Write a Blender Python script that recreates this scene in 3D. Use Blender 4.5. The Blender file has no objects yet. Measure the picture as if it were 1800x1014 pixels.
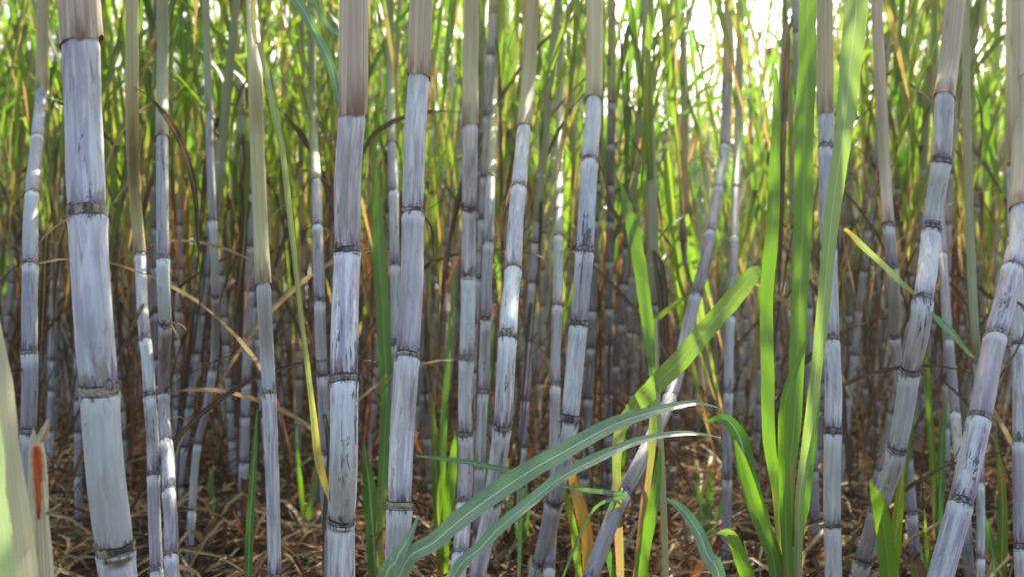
import bpy, math, random
from mathutils import Vector, Matrix, noise
R = math.radians
sc = bpy.context.scene
C = sc.collection

# ---------------------------------------------------------------- camera, sky, sun, exposure
F, HC = 1900.0, 0.65            # focal length in photo pixels (1800 wide), camera height
cam = bpy.data.cameras.new('camera'); cam.sensor_width = 36.0; cam.lens = 36.0 * F / 1800.0
cam.clip_end = 2000; cam.clip_start = 0.02
cam.dof.use_dof = True; cam.dof.focus_distance = 1.45; cam.dof.aperture_fstop = 5.0
co = bpy.data.objects.new('camera', cam); C.objects.link(co)
co.location = (0, 0, HC); co.rotation_euler = (R(90), 0, 0); sc.camera = co

SUN_AZ, SUN_EL = 15.0, 37.0
w = bpy.data.worlds.new('World'); sc.world = w; w.use_nodes = True
sky = w.node_tree.nodes.new('ShaderNodeTexSky'); sky.sky_type = 'NISHITA'; sky.sun_disc = False
sky.sun_elevation = R(SUN_EL); sky.sun_rotation = R(SUN_AZ); sky.dust_density = 4.0; sky.air_density = 0.9; sky.ozone_density = 0.0
bg = w.node_tree.nodes['Background']; bg.inputs[1].default_value = 0.15
w.node_tree.links.new(sky.outputs[0], bg.inputs[0])
sl = bpy.data.lights.new('sun', 'SUN'); sl.energy = 5.0; sl.angle = R(0.5); sl.color = (1.0, 0.93, 0.8)
so = bpy.data.objects.new('sun', sl); C.objects.link(so)
sv = Vector((math.sin(R(SUN_AZ))*math.cos(R(SUN_EL)), math.cos(R(SUN_AZ))*math.cos(R(SUN_EL)), math.sin(R(SUN_EL))))
so.rotation_euler = sv.to_track_quat('Z', 'Y').to_euler(); so.location = (3, 8, 8)
sc.view_settings.view_transform = 'Standard'; sc.view_settings.look = 'None'
sc.view_settings.gamma = 1.0; sc.view_settings.exposure = 1.45
sc.cycles.max_bounces = 8; sc.cycles.diffuse_bounces = 4; sc.cycles.transmission_bounces = 5
sc.cycles.sample_clamp_indirect = 6.0
sc.cycles.use_denoising = True

rnd = random.Random(11)

# ---------------------------------------------------------------- material helpers
class NT:
    def __init__(s, name):
        s.m = bpy.data.materials.new(name); s.m.use_nodes = True
        s.t = s.m.node_tree; s.t.nodes.clear()
        s.out = s.n('ShaderNodeOutputMaterial')
    def n(s, kind, **kw):
        nd = s.t.nodes.new(kind)
        for k, v in kw.items(): setattr(nd, k, v)
        return nd
    def put(s, sock, v):
        if v is None: return
        if hasattr(v, 'is_output'): s.t.links.new(v, sock)
        else:
            if isinstance(v, tuple) and len(v) == 3 and sock.type == 'RGBA': v = v + (1,)
            sock.default_value = v
    def math(s, op, a, b=0.0, c=None, clamp=False):
        nd = s.n('ShaderNodeMath', operation=op, use_clamp=clamp)
        s.put(nd.inputs[0], a); s.put(nd.inputs[1], b)
        if c is not None: s.put(nd.inputs[2], c)
        return nd.outputs[0]
    def mix(s, f, a, b, blend='MIX'):
        nd = s.n('ShaderNodeMixRGB', blend_type=blend)
        s.put(nd.inputs[0], f); s.put(nd.inputs[1], a); s.put(nd.inputs[2], b)
        return nd.outputs[0]
    def ss(s, v, a, b, lo=0.0, hi=1.0):
        nd = s.n('ShaderNodeMapRange', interpolation_type='SMOOTHSTEP')
        s.put(nd.inputs[0], v); nd.inputs[1].default_value = a; nd.inputs[2].default_value = b
        nd.inputs[3].default_value = lo; nd.inputs[4].default_value = hi
        return nd.outputs[0]
    def uv(s):
        return s.n('ShaderNodeUVMap').outputs[0]
    def vec(s, x=None, y=None, z=None):
        nd = s.n('ShaderNodeCombineXYZ')
        for i, q in enumerate((x, y, z)): s.put(nd.inputs[i], q)
        return nd.outputs[0]
    def sep(s, v):
        nd = s.n('ShaderNodeSeparateXYZ'); s.put(nd.inputs[0], v); return nd.outputs
    def noise(s, v, scale=5.0, detail=4.0, rough=0.6, dist=0.0, col=False):
        nd = s.n('ShaderNodeTexNoise'); s.put(nd.inputs['Vector'], v)
        nd.inputs['Scale'].default_value = scale; nd.inputs['Detail'].default_value = detail
        nd.inputs['Roughness'].default_value = rough; nd.inputs['Distortion'].default_value = dist
        return nd.outputs[1 if col else 0]
    def attr(s, name, kind='GEOMETRY'):
        return s.n('ShaderNodeAttribute', attribute_name=name, attribute_type=kind).outputs
    def rand(s):
        return s.n('ShaderNodeObjectInfo').outputs['Random']
    def bump(s, h, strength=0.4, dist=0.002):
        nd = s.n('ShaderNodeBump'); nd.inputs['Strength'].default_value = strength
        nd.inputs['Distance'].default_value = dist; s.put(nd.inputs['Height'], h); return nd.outputs[0]
    def princ(s, col, rough=0.6, normal=None, spec=0.4):
        nd = s.n('ShaderNodeBsdfPrincipled'); s.put(nd.inputs['Base Color'], col)
        s.put(nd.inputs['Roughness'], rough); s.put(nd.inputs['Specular IOR Level'], spec)
        if normal is not None: s.put(nd.inputs['Normal'], normal)
        return nd.outputs[0]
    def done(s, sh):
        s.t.links.new(sh, s.out.inputs[0]); return s.m

def stalk_mat(name, wax=0.5, soot=0.3, tint=(0.60, 0.60, 0.69), white=(0.74, 0.78, 0.82), purple=(0.22, 0.15, 0.24), seed=0.0, fine=1.0, sootz=9.0):
    """waxy cane rind: uv.x = round the stalk 0..1, uv.y = metres along; attributes up/dn = distance from the node below/above"""
    k = NT(name)
    u, v, _ = k.sep(k.uv())
    ang = k.math('MULTIPLY', u, 6.28318)
    cx = k.math('COSINE', ang); sx = k.math('SINE', ang)
    r = k.rand()
    off = k.math('ADD', k.math('MULTIPLY', r, 37.0), seed)
    def ring(hs, vs):                               # seamless coordinates stretched along the stalk
        return k.vec(k.math('MULTIPLY', cx, hs), k.math('MULTIPLY', sx, hs), k.math('ADD', k.math('MULTIPLY', v, vs), off))
    streak = k.noise(ring(2.6*fine, 11.0), 1.0, 7.0, 0.62, 0.35)
    fines = k.noise(ring(13.0*fine, 22.0), 1.0, 5.0, 0.65, 0.3)
    blot = k.noise(ring(1.2, 9.0), 1.0, 5.0, 0.62, 0.6)
    big = k.noise(ring(0.7, 3.0), 1.0, 2.0, 0.5)
    up = k.attr('up')[2]; dn = k.attr('dn')[2]
    col = k.mix(k.ss(streak, 0.40, 0.60), tint, white)
    col = k.mix(k.math('MULTIPLY', k.ss(big, 0.45, 0.68), 0.55), col, (0.46, 0.56, 0.55))
    col = k.mix(k.math('MULTIPLY', k.ss(k.noise(ring(1.6, 4.0), 1.0, 3.0, 0.5), 0.52, 0.70), 0.45), col, (0.38, 0.33, 0.43))
    col = k.mix(k.math('MULTIPLY', k.ss(fines, 0.50, 0.74), 0.30), col, (0.30, 0.29, 0.35))
    # rubbed wax: the purple rind shows low in each internode
    low = k.math('SUBTRACT', blot, k.math('MULTIPLY', k.ss(up, 0.0, 0.05), 0.22))
    col = k.mix(k.math('MULTIPLY', k.ss(low, 0.37, 0.52), 0.78), col, purple)
    # thin rubbed-off wax in broad soft clouds
    cl = k.noise(ring(1.4, 13.0), 1.0, 5.0, 0.6, 0.5)
    col = k.mix(k.math('MULTIPLY', k.ss(cl, 0.50, 0.66), 0.50), col, (0.28, 0.26, 0.33))
    ru = k.noise(ring(1.1, 10.0), 1.7, 6.0, 0.65, 0.4)
    col = k.mix(k.math('MULTIPLY', k.ss(k.math('ADD', ru, k.ss(up, 0.05, 0.0, 0.0, 0.10)), 0.55, 0.68), 0.65), col, (0.26, 0.17, 0.12))
    cy = k.noise(ring(0.8, 6.0), 2.3, 5.0, 0.6, 0.3)
    col = k.mix(k.math('MULTIPLY', k.ss(cy, 0.54, 0.68), 0.55), col, (0.48, 0.60, 0.52))
    sg = k.attr('seg')[2]
    s1 = k.math('ADD', k.ss(sg, 0.55, 1.0, 0.0, 0.75), k.math('MULTIPLY', k.math('SUBTRACT', blot, 0.5), 0.8), clamp=True)
    col = k.mix(s1, col, (0.30, 0.25, 0.28))
    s2 = k.math('ADD', k.ss(sg, 0.40, 0.0, 0.0, 0.7), k.math('MULTIPLY', k.math('SUBTRACT', cl, 0.55), 0.9), clamp=True)
    col = k.mix(s2, col, (0.58, 0.64, 0.58))
    # band of thick white wax right under the node
    wb = k.math('MULTIPLY', k.ss(dn, 0.028, 0.006), 0.75)
    col = k.mix(k.math('MULTIPLY', wb, k.ss(fines, 0.28, 0.5)), col, (0.86, 0.87, 0.84))
    # sooty mould: small black vertical scratches and specks
    sm = k.noise(ring(3.4*fine, 26.0), 1.0, 7.0, 0.72, 1.2)
    zone = k.noise(ring(1.0, 6.0), 1.3, 2.0, 0.5)
    sootm = k.ss(k.math('ADD', sm, k.math('MULTIPLY', k.math('SUBTRACT', zone, 0.5), 0.7)), 0.70 - 0.2*soot, 0.76 - 0.2*soot)
    hz = k.sep(k.n('ShaderNodeTexCoord').outputs['Object'])[2]
    sootm = k.math('MULTIPLY', sootm, k.ss(hz, sootz+.1, sootz-.03, .12, 1.0))
    col = k.mix(k.math('MULTIPLY', sootm, 0.85), col, (0.03, 0.03, 0.045))
    nz = k.math('ADD', k.ss(up, 0.035, 0.0, 0.0, 0.30), k.ss(dn, 0.022, 0.0, 0.0, 0.24))
    sm2 = k.noise(ring(2.2, 22.0), 1.3, 6.0, 0.7, 0.8)
    col = k.mix(k.math('MULTIPLY', k.ss(k.math('ADD', sm2, nz), 0.70, 0.80), 0.8), col, (0.07, 0.05, 0.07))
    # dark seam close to the nodes
    seam = k.math('ADD', k.ss(up, 0.0045, 0.001), k.ss(dn, 0.0028, 0.0008), clamp=True)
    col = k.mix(k.math('MULTIPLY', seam, 0.85), col, (0.035, 0.03, 0.03))
    var = k.ss(r, 0.0, 1.0, 1.0 - 0.25*wax, 1.05)
    col = k.mix(1.0, col, k.vec(var, var, var), 'MULTIPLY')
    h = k.math('ADD', k.math('MULTIPLY', fines, 0.6), k.math('MULTIPLY', streak, 0.6))
    return k.done(k.princ(col, k.ss(streak, 0.3, 0.7, 0.42, 0.72), k.bump(h, 0.35, 0.0015), 0.35))

def node_mat(name, body=(0.42, 0.38, 0.16), seed=0.0):
    k = NT(name)
    u, v, _ = k.sep(k.uv())                        # v 0..1 across the ring
    ang = k.math('MULTIPLY', u, 6.28318)
    p = k.vec(k.math('MULTIPLY', k.math('COSINE', ang), 3.0), k.math('MULTIPLY', k.math('SINE', ang), 3.0), k.math('ADD', k.math('MULTIPLY', v, 1.5), k.math('MULTIPLY', k.rand(), 50.0)))
    n1 = k.noise(p, 1.0, 5.0, 0.7); n2 = k.noise(p, 4.0, 3.0, 0.6)
    vv = k.math('ADD', v, k.math('MULTIPLY', k.math('SUBTRACT', n1, 0.5), 0.8))
    col = k.mix(k.ss(n1, 0.4, 0.65), body, (0.50, 0.50, 0.44))
    col = k.mix(k.ss(n2, 0.50, 0.66, 0.0, 0.85), col, (0.10, 0.06, 0.035))
    big = k.noise(k.vec(k.math('COSINE', ang), k.math('SINE', ang), k.math('MULTIPLY', k.rand(), 50.0)), 1.1, 3.0, 0.6)
    col = k.mix(k.ss(big, 0.46, 0.62, 0.0, 0.9), col, (0.06, 0.04, 0.035))
    edge = k.math('ADD', k.ss(vv, 0.22, 0.08), k.ss(vv, 0.72, 0.88), clamp=True)
    col = k.mix(k.math('MULTIPLY', edge, 0.92), col, (0.028, 0.022, 0.020))
    return k.done(k.princ(col, 0.7, k.bump(n2, 0.6, 0.002), 0.25))

def leafy(k, col, tcol, normal, trans, rough, spec=0.35):
    a = k.princ(col, rough, normal, spec)
    t = k.n('ShaderNodeBsdfTranslucent'); k.put(t.inputs[0], tcol); k.put(t.inputs[1], normal)
    mx = k.n('ShaderNodeMixShader'); k.put(mx.inputs[0], trans)
    k.t.links.new(a, mx.inputs[1]); k.t.links.new(t.outputs[0], mx.inputs[2])
    return k.done(mx.outputs[0])

def leaf_mat(name, a, b, t, rib=(0.42, 0.50, 0.30), trans=0.5, rough=0.42, dry=0.15, drycol=(0.34, 0.20, 0.06), ribw=0.05, spec=0.4, dust_glare=0.0):
    """uv.x across 0..1, uv.y metres along, attribute 'tip' 0..1 along the blade"""
    k = NT(name)
    u, v, _ = k.sep(k.uv()); r = k.rand()
    ou = k.math('ADD', k.math('MULTIPLY', u, 26.0), k.math('MULTIPLY', r, 91.0))
    vein = k.noise(k.vec(ou, k.math('MULTIPLY', v, 1.2), 0.0), 1.0, 5.0, 0.8)
    pat = k.noise(k.vec(k.math('MULTIPLY', u, 1.6), k.math('MULTIPLY', v, 9.0), k.math('MULTIPLY', r, 40.0)), 1.0, 4.0, 0.6)
    tip = k.attr('tip')[2]
    col = k.mix(k.ss(vein, 0.35, 0.65), a, b)
    col = k.mix(k.ss(pat, 0.42, 0.7, 0.0, 0.5), col, b)
    fv = k.noise(k.vec(k.math('MULTIPLY', ou, 3.0), k.math('MULTIPLY', v, 2.0), 0.0), 1.0, 2.0, 0.5)
    col = k.mix(k.ss(fv, 0.5, 0.65, 0.0, 0.35), col, tuple(x*0.45 for x in a))
    d = k.math('ADD', k.math('MULTIPLY', k.ss(tip, 0.55, 1.0), 0.5), k.math('SUBTRACT', pat, 0.62 - dry))
    dm = k.ss(d, 0.05, 0.35)
    col = k.mix(dm, col, drycol)
    tc = k.mix(k.ss(vein, 0.3, 0.7, 0.0, 0.35), t, tuple(x*0.55 for x in t))
    tc = k.mix(dm, tc, tuple(min(1, x*1.6) for x in drycol))
    sp = k.noise(k.vec(k.math('MULTIPLY', u, 7.0), k.math('MULTIPLY', v, 70.0), k.math('MULTIPLY', r, 60.0)), 1.0, 4.0, 0.65)
    spm = k.ss(k.math('ADD', sp, k.ss(k.math('ABSOLUTE', k.math('SUBTRACT', u, 0.5)), 0.40, 0.5, 0.0, 0.16)), 0.68, 0.76, 0.0, 0.75)
    col = k.mix(spm, col, drycol); tc = k.mix(spm, tc, drycol)
    if dust_glare:
        dn = k.math('MULTIPLY', k.ss(k.noise(k.vec(k.math('MULTIPLY', u, 60.0), k.math('MULTIPLY', v, 14.0), r), 1.0, 4.0, 0.7), 0.35, 0.65), dust_glare)
        col = k.mix(dn, col, (0.58, 0.67, 0.52))  # pale streaks: leaf dust, and whitish glare mixed into the colour
    rb = k.ss(k.math('ABSOLUTE', k.math('SUBTRACT', u, 0.5)), ribw*1.6, ribw*0.6)
    col = k.mix(k.math('MULTIPLY', rb, 0.85), col, rib)
    tc = k.mix(k.math('MULTIPLY', rb, 0.7), tc, tuple(x*0.5 for x in rib))
    return leafy(k, col, tc, k.bump(vein, 0.35, 0.001), trans, rough, spec)

def sheath_mat(name, a, b, base=(0.16, 0.10, 0.06), seed=0.0, spot=0.25):
    k = NT(name)
    u, v, _ = k.sep(k.uv())
    ang = k.math('MULTIPLY', u, 6.28318)
    cx = k.math('COSINE', ang); sx = k.math('SINE', ang)
    off = k.math('ADD', k.math('MULTIPLY', k.rand(), 37.0), seed)
    st = k.noise(k.vec(k.math('MULTIPLY', cx, 9.0), k.math('MULTIPLY', sx, 9.0), k.math('ADD', k.math('MULTIPLY', v, 1.4), off)), 1.0, 5.0, 0.65)
    bl = k.noise(k.vec(cx, sx, k.math('ADD', k.math('MULTIPLY', v, 8.0), off)), 1.2, 5.0, 0.6)
    tip = k.attr('tip')[2]
    col = k.mix(k.ss(st, 0.35, 0.65), a, b)
    col = k.mix(k.ss(bl, 0.60 - 0.1*spot, 0.75, 0.0, 0.75), col, base)
    col = k.mix(k.math('MULTIPLY', k.ss(tip, 0.06, 0.0), k.ss(bl, 0.35, 0.6)), col, base)
    ol = k.noise(k.vec(cx, sx, k.math('ADD', k.math('MULTIPLY', v, 4.0), off)), 1.0, 3.0, 0.6)
    col = k.mix(k.ss(ol, 0.5, 0.66, 0, 0.5), col, (0.36, 0.37, 0.20))
    fs = k.noise(k.vec(k.math('MULTIPLY', cx, 26.0), k.math('MULTIPLY', sx, 26.0), k.math('ADD', k.math('MULTIPLY', v, 3.0), off)), 1.0, 3.0, 0.6)
    col = k.mix(k.ss(fs, 0.52, 0.7, 0, 0.45), col, base)
    return k.done(k.princ(col, 0.6, k.bump(st, 0.5, 0.0015), 0.3))

# ---------------------------------------------------------------- mesh helpers
class MB:
    def __init__(s): s.v = []; s.f = []; s.uv = []; s.at = {}
    def vert(s, co, uv=(0, 0), **a):
        s.v.append(tuple(co)); s.uv.append(uv)
        for k_, x in a.items(): s.at.setdefault(k_, {})[len(s.v)-1] = x
        return len(s.v)-1
    def mesh(s, name, mat, smooth=True, uvwrap=False):
        me = bpy.data.meshes.new(name); me.from_pydata(s.v, [], s.f)
        l = me.uv_layers.new(name='UVMap')
        vi = [0]*len(me.loops); me.loops.foreach_get('vertex_index', vi)
        flat = []
        if uvwrap:
            for p in me.polygons:
                us = [s.uv[vi[q]][0] for q in p.loop_indices]; mx = max(us)
                for q in p.loop_indices:
                    uu, vv = s.uv[vi[q]]
                    if mx - uu > 0.5: uu += 1.0
                    flat += [uu, vv]
        else:
            for q in vi: flat += s.uv[q]
        l.data.foreach_set('uv', flat)
        for k_, d in s.at.items():
            at = me.attributes.new(k_, 'FLOAT', 'POINT')
            at.data.foreach_set('value', [d.get(i, 0.0) for i in range(len(s.v))])
        if smooth: me.polygons.foreach_set('use_smooth', [True]*len(me.polygons))
        me.materials.append(mat); me.update(); return me
def link(name, me, parent=None, loc=None):
    o = bpy.data.objects.new(name, me); C.objects.link(o)
    if parent is not None: o.parent = parent
    if loc is not None: o.location = loc
    return o
def thing(name, label, cat, loc=(0, 0, 0), group=None):
    o = bpy.data.objects.new(name, None); C.objects.link(o); o.location = loc; o.empty_display_size = .1
    o['label'] = label; o['category'] = cat
    if group: o['group'] = group
    return o

def catmull(pts, n):
    """pts: list of tuples of any length; returns n resampled tuples, plus the parameter"""
    P = [pts[0]] + list(pts) + [pts[-1]]; out = []; m = len(pts)-1
    for i in range(n):
        t = i/(n-1)*m; j = min(int(t), m-1); f = t-j
        a, b, c, d = P[j], P[j+1], P[j+2], P[j+3]
        out.append(tuple(0.5*((2*q1)+(q2-q0)*f+(2*q0-5*q1+4*q2-q3)*f*f+(3*q1-q0-3*q2+q3)*f**3) for q0, q1, q2, q3 in zip(a, b, c, d)))
    return out

def ribbon(mb, pts, ws, nrm, fold=0.25, across=4, curl=0.0, wav=0.0, seed=0.0, thick=0.0):
    """strap leaf along pts (Vectors) with full widths ws; nrm(i)->approx blade normal; fold = depth of the V (share of width)"""
    n = len(pts); base = len(mb.v); L = 0.0; rows = []
    for i in range(n):
        t = (pts[min(i+1, n-1)] - pts[max(i-1, 0)]).normalized()
        if i: L += (pts[i]-pts[i-1]).length
        N = nrm(i); S = t.cross(N)
        if S.length < 1e-4: S = t.orthogonal()
        S.normalize(); N = S.cross(t).normalized()
        row = []
        for j in range(across+1):
            q = j/across*2-1
            up = fold*abs(q)*(1-curl*abs(q))
            wv = wav*math.sin(L*38+seed+(2.1 if q > 0 else 0))*abs(q)
            p = pts[i] + S*(q*ws[i]*0.5) + N*((up+wv)*ws[i]*0.5)
            row.append(mb.vert(p, (j/across, L+seed), tip=i/(n-1)))
        rows.append(row)
    for i in range(n-1):
        for j in range(across):
            mb.f.append((rows[i][j], rows[i][j+1], rows[i+1][j+1], rows[i+1][j]))
    return base

def tube(mb, pts, rs, nseg=16, caps=True, v0=0.0, attrs=None, skew=None, squash=None):
    n = len(pts); L = v0; rows = []
    S = Vector((1, 0, 0))
    for i in range(n):
        t = (pts[min(i+1, n-1)] - pts[max(i-1, 0)]).normalized()
        if i: L += (pts[i]-pts[i-1]).length
        A = (S - t*S.dot(t)).normalized(); B = t.cross(A); row = []
        for j in range(nseg):
            a = 2*math.pi*j/nseg
            rr = rs[i] if not callable(rs) else rs(i, a)
            p = pts[i] + A*(math.cos(a)*rr) + B*(math.sin(a)*rr)
            if skew: p = p + t*skew(i, a)
            kw = {k_: f[i] for k_, f in (attrs or {}).items()}
            row.append(mb.vert(p, (j/nseg, L), **kw))
        rows.append(row)
    for i in range(n-1):
        for j in range(nseg):
            k2 = (j+1) % nseg
            mb.f.append((rows[i][j], rows[i][k2], rows[i+1][k2], rows[i+1][j]))
    if caps:
        mb.f.append(tuple(reversed(rows[0]))); mb.f.append(tuple(rows[-1]))
    return rows

def W(px, py, d): return Vector(((px-900)/F*d, d, HC-(py-507)/F*d))

# ---------------------------------------------------------------- materials
M = {}
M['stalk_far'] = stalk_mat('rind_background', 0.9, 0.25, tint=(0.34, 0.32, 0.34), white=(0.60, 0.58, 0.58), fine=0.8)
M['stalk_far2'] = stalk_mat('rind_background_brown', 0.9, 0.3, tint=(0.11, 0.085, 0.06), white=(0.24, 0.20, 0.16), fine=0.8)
M['node'] = node_mat('node_ring'); M['node_dark'] = node_mat('node_ring_dark', (0.22, 0.18, 0.14))
M['bud'] = node_mat('bud', (0.34, 0.27, 0.20))
M['sheath_pink'] = sheath_mat('sheath_pinkish', (0.47, 0.37, 0.26), (0.74, 0.62, 0.44), (0.25, 0.13, 0.08))
M['sheath_olive'] = sheath_mat('sheath_olive', (0.36, 0.34, 0.13), (0.62, 0.54, 0.28), (0.20, 0.12, 0.07))
M['sheath_tan'] = sheath_mat('sheath_tan', (0.44, 0.36, 0.18), (0.68, 0.58, 0.34), (0.28, 0.18, 0.10))
M['sheath_green'] = sheath_mat('sheath_green', (0.22, 0.27, 0.13), (0.42, 0.42, 0.24), (0.20, 0.14, 0.08))
M['sheath_lime'] = sheath_mat('sheath_pale_lime', (0.44, 0.60, 0.27), (0.60, 0.68, 0.42), (0.30, 0.30, 0.10), spot=0.0)
M['leaf'] = leaf_mat('leaf_green', (0.018, 0.058, 0.005), (0.042, 0.105, 0.010), (0.17, 0.42, 0.003), trans=0.50, spec=0.15)
M['leaf_b'] = leaf_mat('leaf_yellow_green', (0.04, 0.085, 0.006), (0.075, 0.15, 0.012), (0.27, 0.48, 0.004), trans=0.50, spec=0.15, dry=0.18)
M['leaf_fg'] = leaf_mat('leaf_bright', (0.03, 0.10, 0.012), (0.075, 0.19, 0.022), (0.22, 0.46, 0.005), rib=(0.28, 0.45, 0.12), trans=0.42, dry=0.04, dust_glare=0.12)
M['leaf_dusty_glare'] = leaf_mat('leaf_blue_green', (0.035, 0.13, 0.03), (0.16, 0.33, 0.10), (0.16, 0.42, 0.03), rib=(0.74, 0.82, 0.64), trans=0.32, dry=-0.05, rough=0.38, ribw=0.028, spec=0.8, dust_glare=0.42)  # dusty leaf; its whitish sky glare is partly painted into the colour
M['leaf_dark'] = leaf_mat('leaf_deep_green', (0.03, 0.10, 0.012), (0.06, 0.16, 0.02), (0.16, 0.42, 0.02), trans=0.4, dry=0.02)
M['leaf_yellow'] = leaf_mat('leaf_yellowing', (0.30, 0.32, 0.10), (0.50, 0.50, 0.22), (0.55, 0.60, 0.12), rib=(0.65, 0.65, 0.42), trans=0.4, dry=0.2, drycol=(0.5, 0.27, 0.04))
M['leaf_pale_green'] = leaf_mat('leaf_pale_green', (0.24, 0.32, 0.10), (0.42, 0.48, 0.22), (0.42, 0.55, 0.08), rib=(0.62, 0.66, 0.42), trans=0.38, dry=0.12, drycol=(0.48, 0.36, 0.03))
M['leaf_glow'] = leaf_mat('leaf_glowing', (0.08, 0.17, 0.055), (0.20, 0.32, 0.12), (0.36, 0.56, 0.06), rib=(0.60, 0.70, 0.45), trans=0.45, dry=-0.05, rough=0.4, ribw=0.03, spec=0.6, dust_glare=0.3)
M['leaf_soft'] = leaf_mat('leaf_soft_green', (0.06, 0.14, 0.03), (0.16, 0.27, 0.07), (0.24, 0.42, 0.03), rib=(0.40, 0.52, 0.25), trans=0.4, dry=0.04, dust_glare=0.3)
M['leaf_orange'] = leaf_mat('leaf_orange', (0.50, 0.26, 0.03), (0.62, 0.40, 0.06), (0.75, 0.42, 0.03), rib=(0.6, 0.5, 0.2), trans=0.45, dry=0.2, drycol=(0.35, 0.12, 0.03))
M['dead'] = leaf_mat('leaf_dead_brown', (0.045, 0.034, 0.017), (0.11, 0.083, 0.042), (0.11, 0.072, 0.024), rib=(0.34, 0.27, 0.17), trans=0.28, dry=0.3, drycol=(0.055, 0.034, 0.020), rough=0.7, spec=0.2)
M['dead_pale'] = leaf_mat('leaf_dead_straw', (0.33, 0.24, 0.11), (0.55, 0.43, 0.23), (0.45, 0.33, 0.16), rib=(0.5, 0.42, 0.28), trans=0.3, dry=0.15, drycol=(0.30, 0.10, 0.04), rough=0.65, spec=0.25)
M['dead_red'] = leaf_mat('leaf_dead_rust', (0.12, 0.055, 0.028), (0.20, 0.095, 0.045), (0.26, 0.10, 0.03), rib=(0.3, 0.16, 0.08), trans=0.35, dry=0.2, drycol=(0.14, 0.05, 0.03), rough=0.7, spec=0.2)
def soil():
    k = NT('soil'); g = k.n('ShaderNodeNewGeometry').outputs['Position']
    a = k.noise(g, 1.3, 6, 0.65); b = k.noise(g, 30.0, 5, 0.7); c = k.noise(g, 160.0, 3, 0.6)
    col = k.mix(k.ss(a, 0.35, 0.65), (0.065, 0.045, 0.03), (0.13, 0.085, 0.05))
    col = k.mix(k.ss(b, 0.5, 0.7, 0, 0.8), col, (0.20, 0.11, 0.055))
    col = k.mix(k.ss(c, 0.58, 0.7, 0, 0.6), col, (0.03, 0.022, 0.016))
    return k.done(k.princ(col, 0.95, k.bump(k.math('ADD', b, c), 0.9, 0.02), 0.15))
M['soil'] = soil()

# ---------------------------------------------------------------- ground
def gz(x, y): 
    return 0.035*noise.noise(Vector((x*0.9, y*0.9, 3.1))) + 0.012*noise.noise(Vector((x*5, y*5, 7.7))) if abs(x) < 16 and -2 < y < 22 else 0.0
mb = MB()
xs = [-600, -150, -40, -18] + [-15+0.25*i for i in range(121)] + [18, 40, 150, 600]
ys = [-300, -60, -12, -3] + [-1.75+0.25*i for i in range(92)] + [26, 45, 120, 900]
for y in ys:
    for x in xs: mb.vert((x, y, gz(x, y)), (x, y))
nx = len(xs)
for j in range(len(ys)-1):
    for i in range(nx-1): mb.f.append((j*nx+i, j*nx+i+1, (j+1)*nx+i+1, (j+1)*nx+i))
g = link('ground', mb.mesh('ground', M['soil'])); g['kind'] = 'structure'

# ---------------------------------------------------------------- free leaf path
def leaf_path(p0, az, el0, L, droop, n=11, side=0.0, wob=0.0, r=rnd, kink=None, ex=1.35):
    pts = [Vector(p0)]; p = Vector(p0); el = el0; a = az; ds = L/(n-1)
    for i in range(1, n):
        s = i/(n-1)
        el = el0 - droop*(s**ex)
        if kink and s > kink: el = min(el, -1.35)
        el = max(el, -1.5)
        a = az + side*s + wob*math.sin(s*5+az*3)
        p = p + Vector((math.cos(a)*math.cos(el), math.sin(a)*math.cos(el), math.sin(el)))*ds
        if p.z < 0.03: p.z = 0.03+0.01*(i % 2)
        pts.append(p.copy())
    return pts
def add_leaf(mb, p0, az, el0, L, width, droop, n=11, across=2, side=0.0, wob=0.1, twist=0.0, fold=0.3, kink=None, wav=0.05, r=rnd, ex=1.35):
    pts = leaf_path(p0, az, el0, L, droop, n, side, wob, r, kink, ex)
    ws = []
    for i in range(n):
        s = i/(n-1); ws.append(width*(0.55+0.45*min(1, s*5))*max(0.03, (1-s**2.4)))
    tw0 = r.uniform(-.4, .4)
    def nrm(i):
        t = (pts[min(i+1, n-1)] - pts[max(i-1, 0)]).normalized()
        side_v = Vector((-math.sin(az), math.cos(az), 0))
        N = t.cross(side_v)
        if N.z < 0 and i < 3: N = -N
        return Matrix.Rotation(tw0+twist*i/(n-1), 3, t) @ (side_v.cross(t)) * -1
    ribbon(mb, pts, ws, nrm, fold, across, 0.3, wav, r.uniform(0, 9))

# ================================================================ the hand-placed canes
def interp(tab, y):
    if y <= tab[0][0]: return tab[0][1]
    for (a, va), (b, vb) in zip(tab, tab[1:]):
        if y <= b: return va+(vb-va)*(y-a)/(b-a)
    return tab[-1][1]

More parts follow.
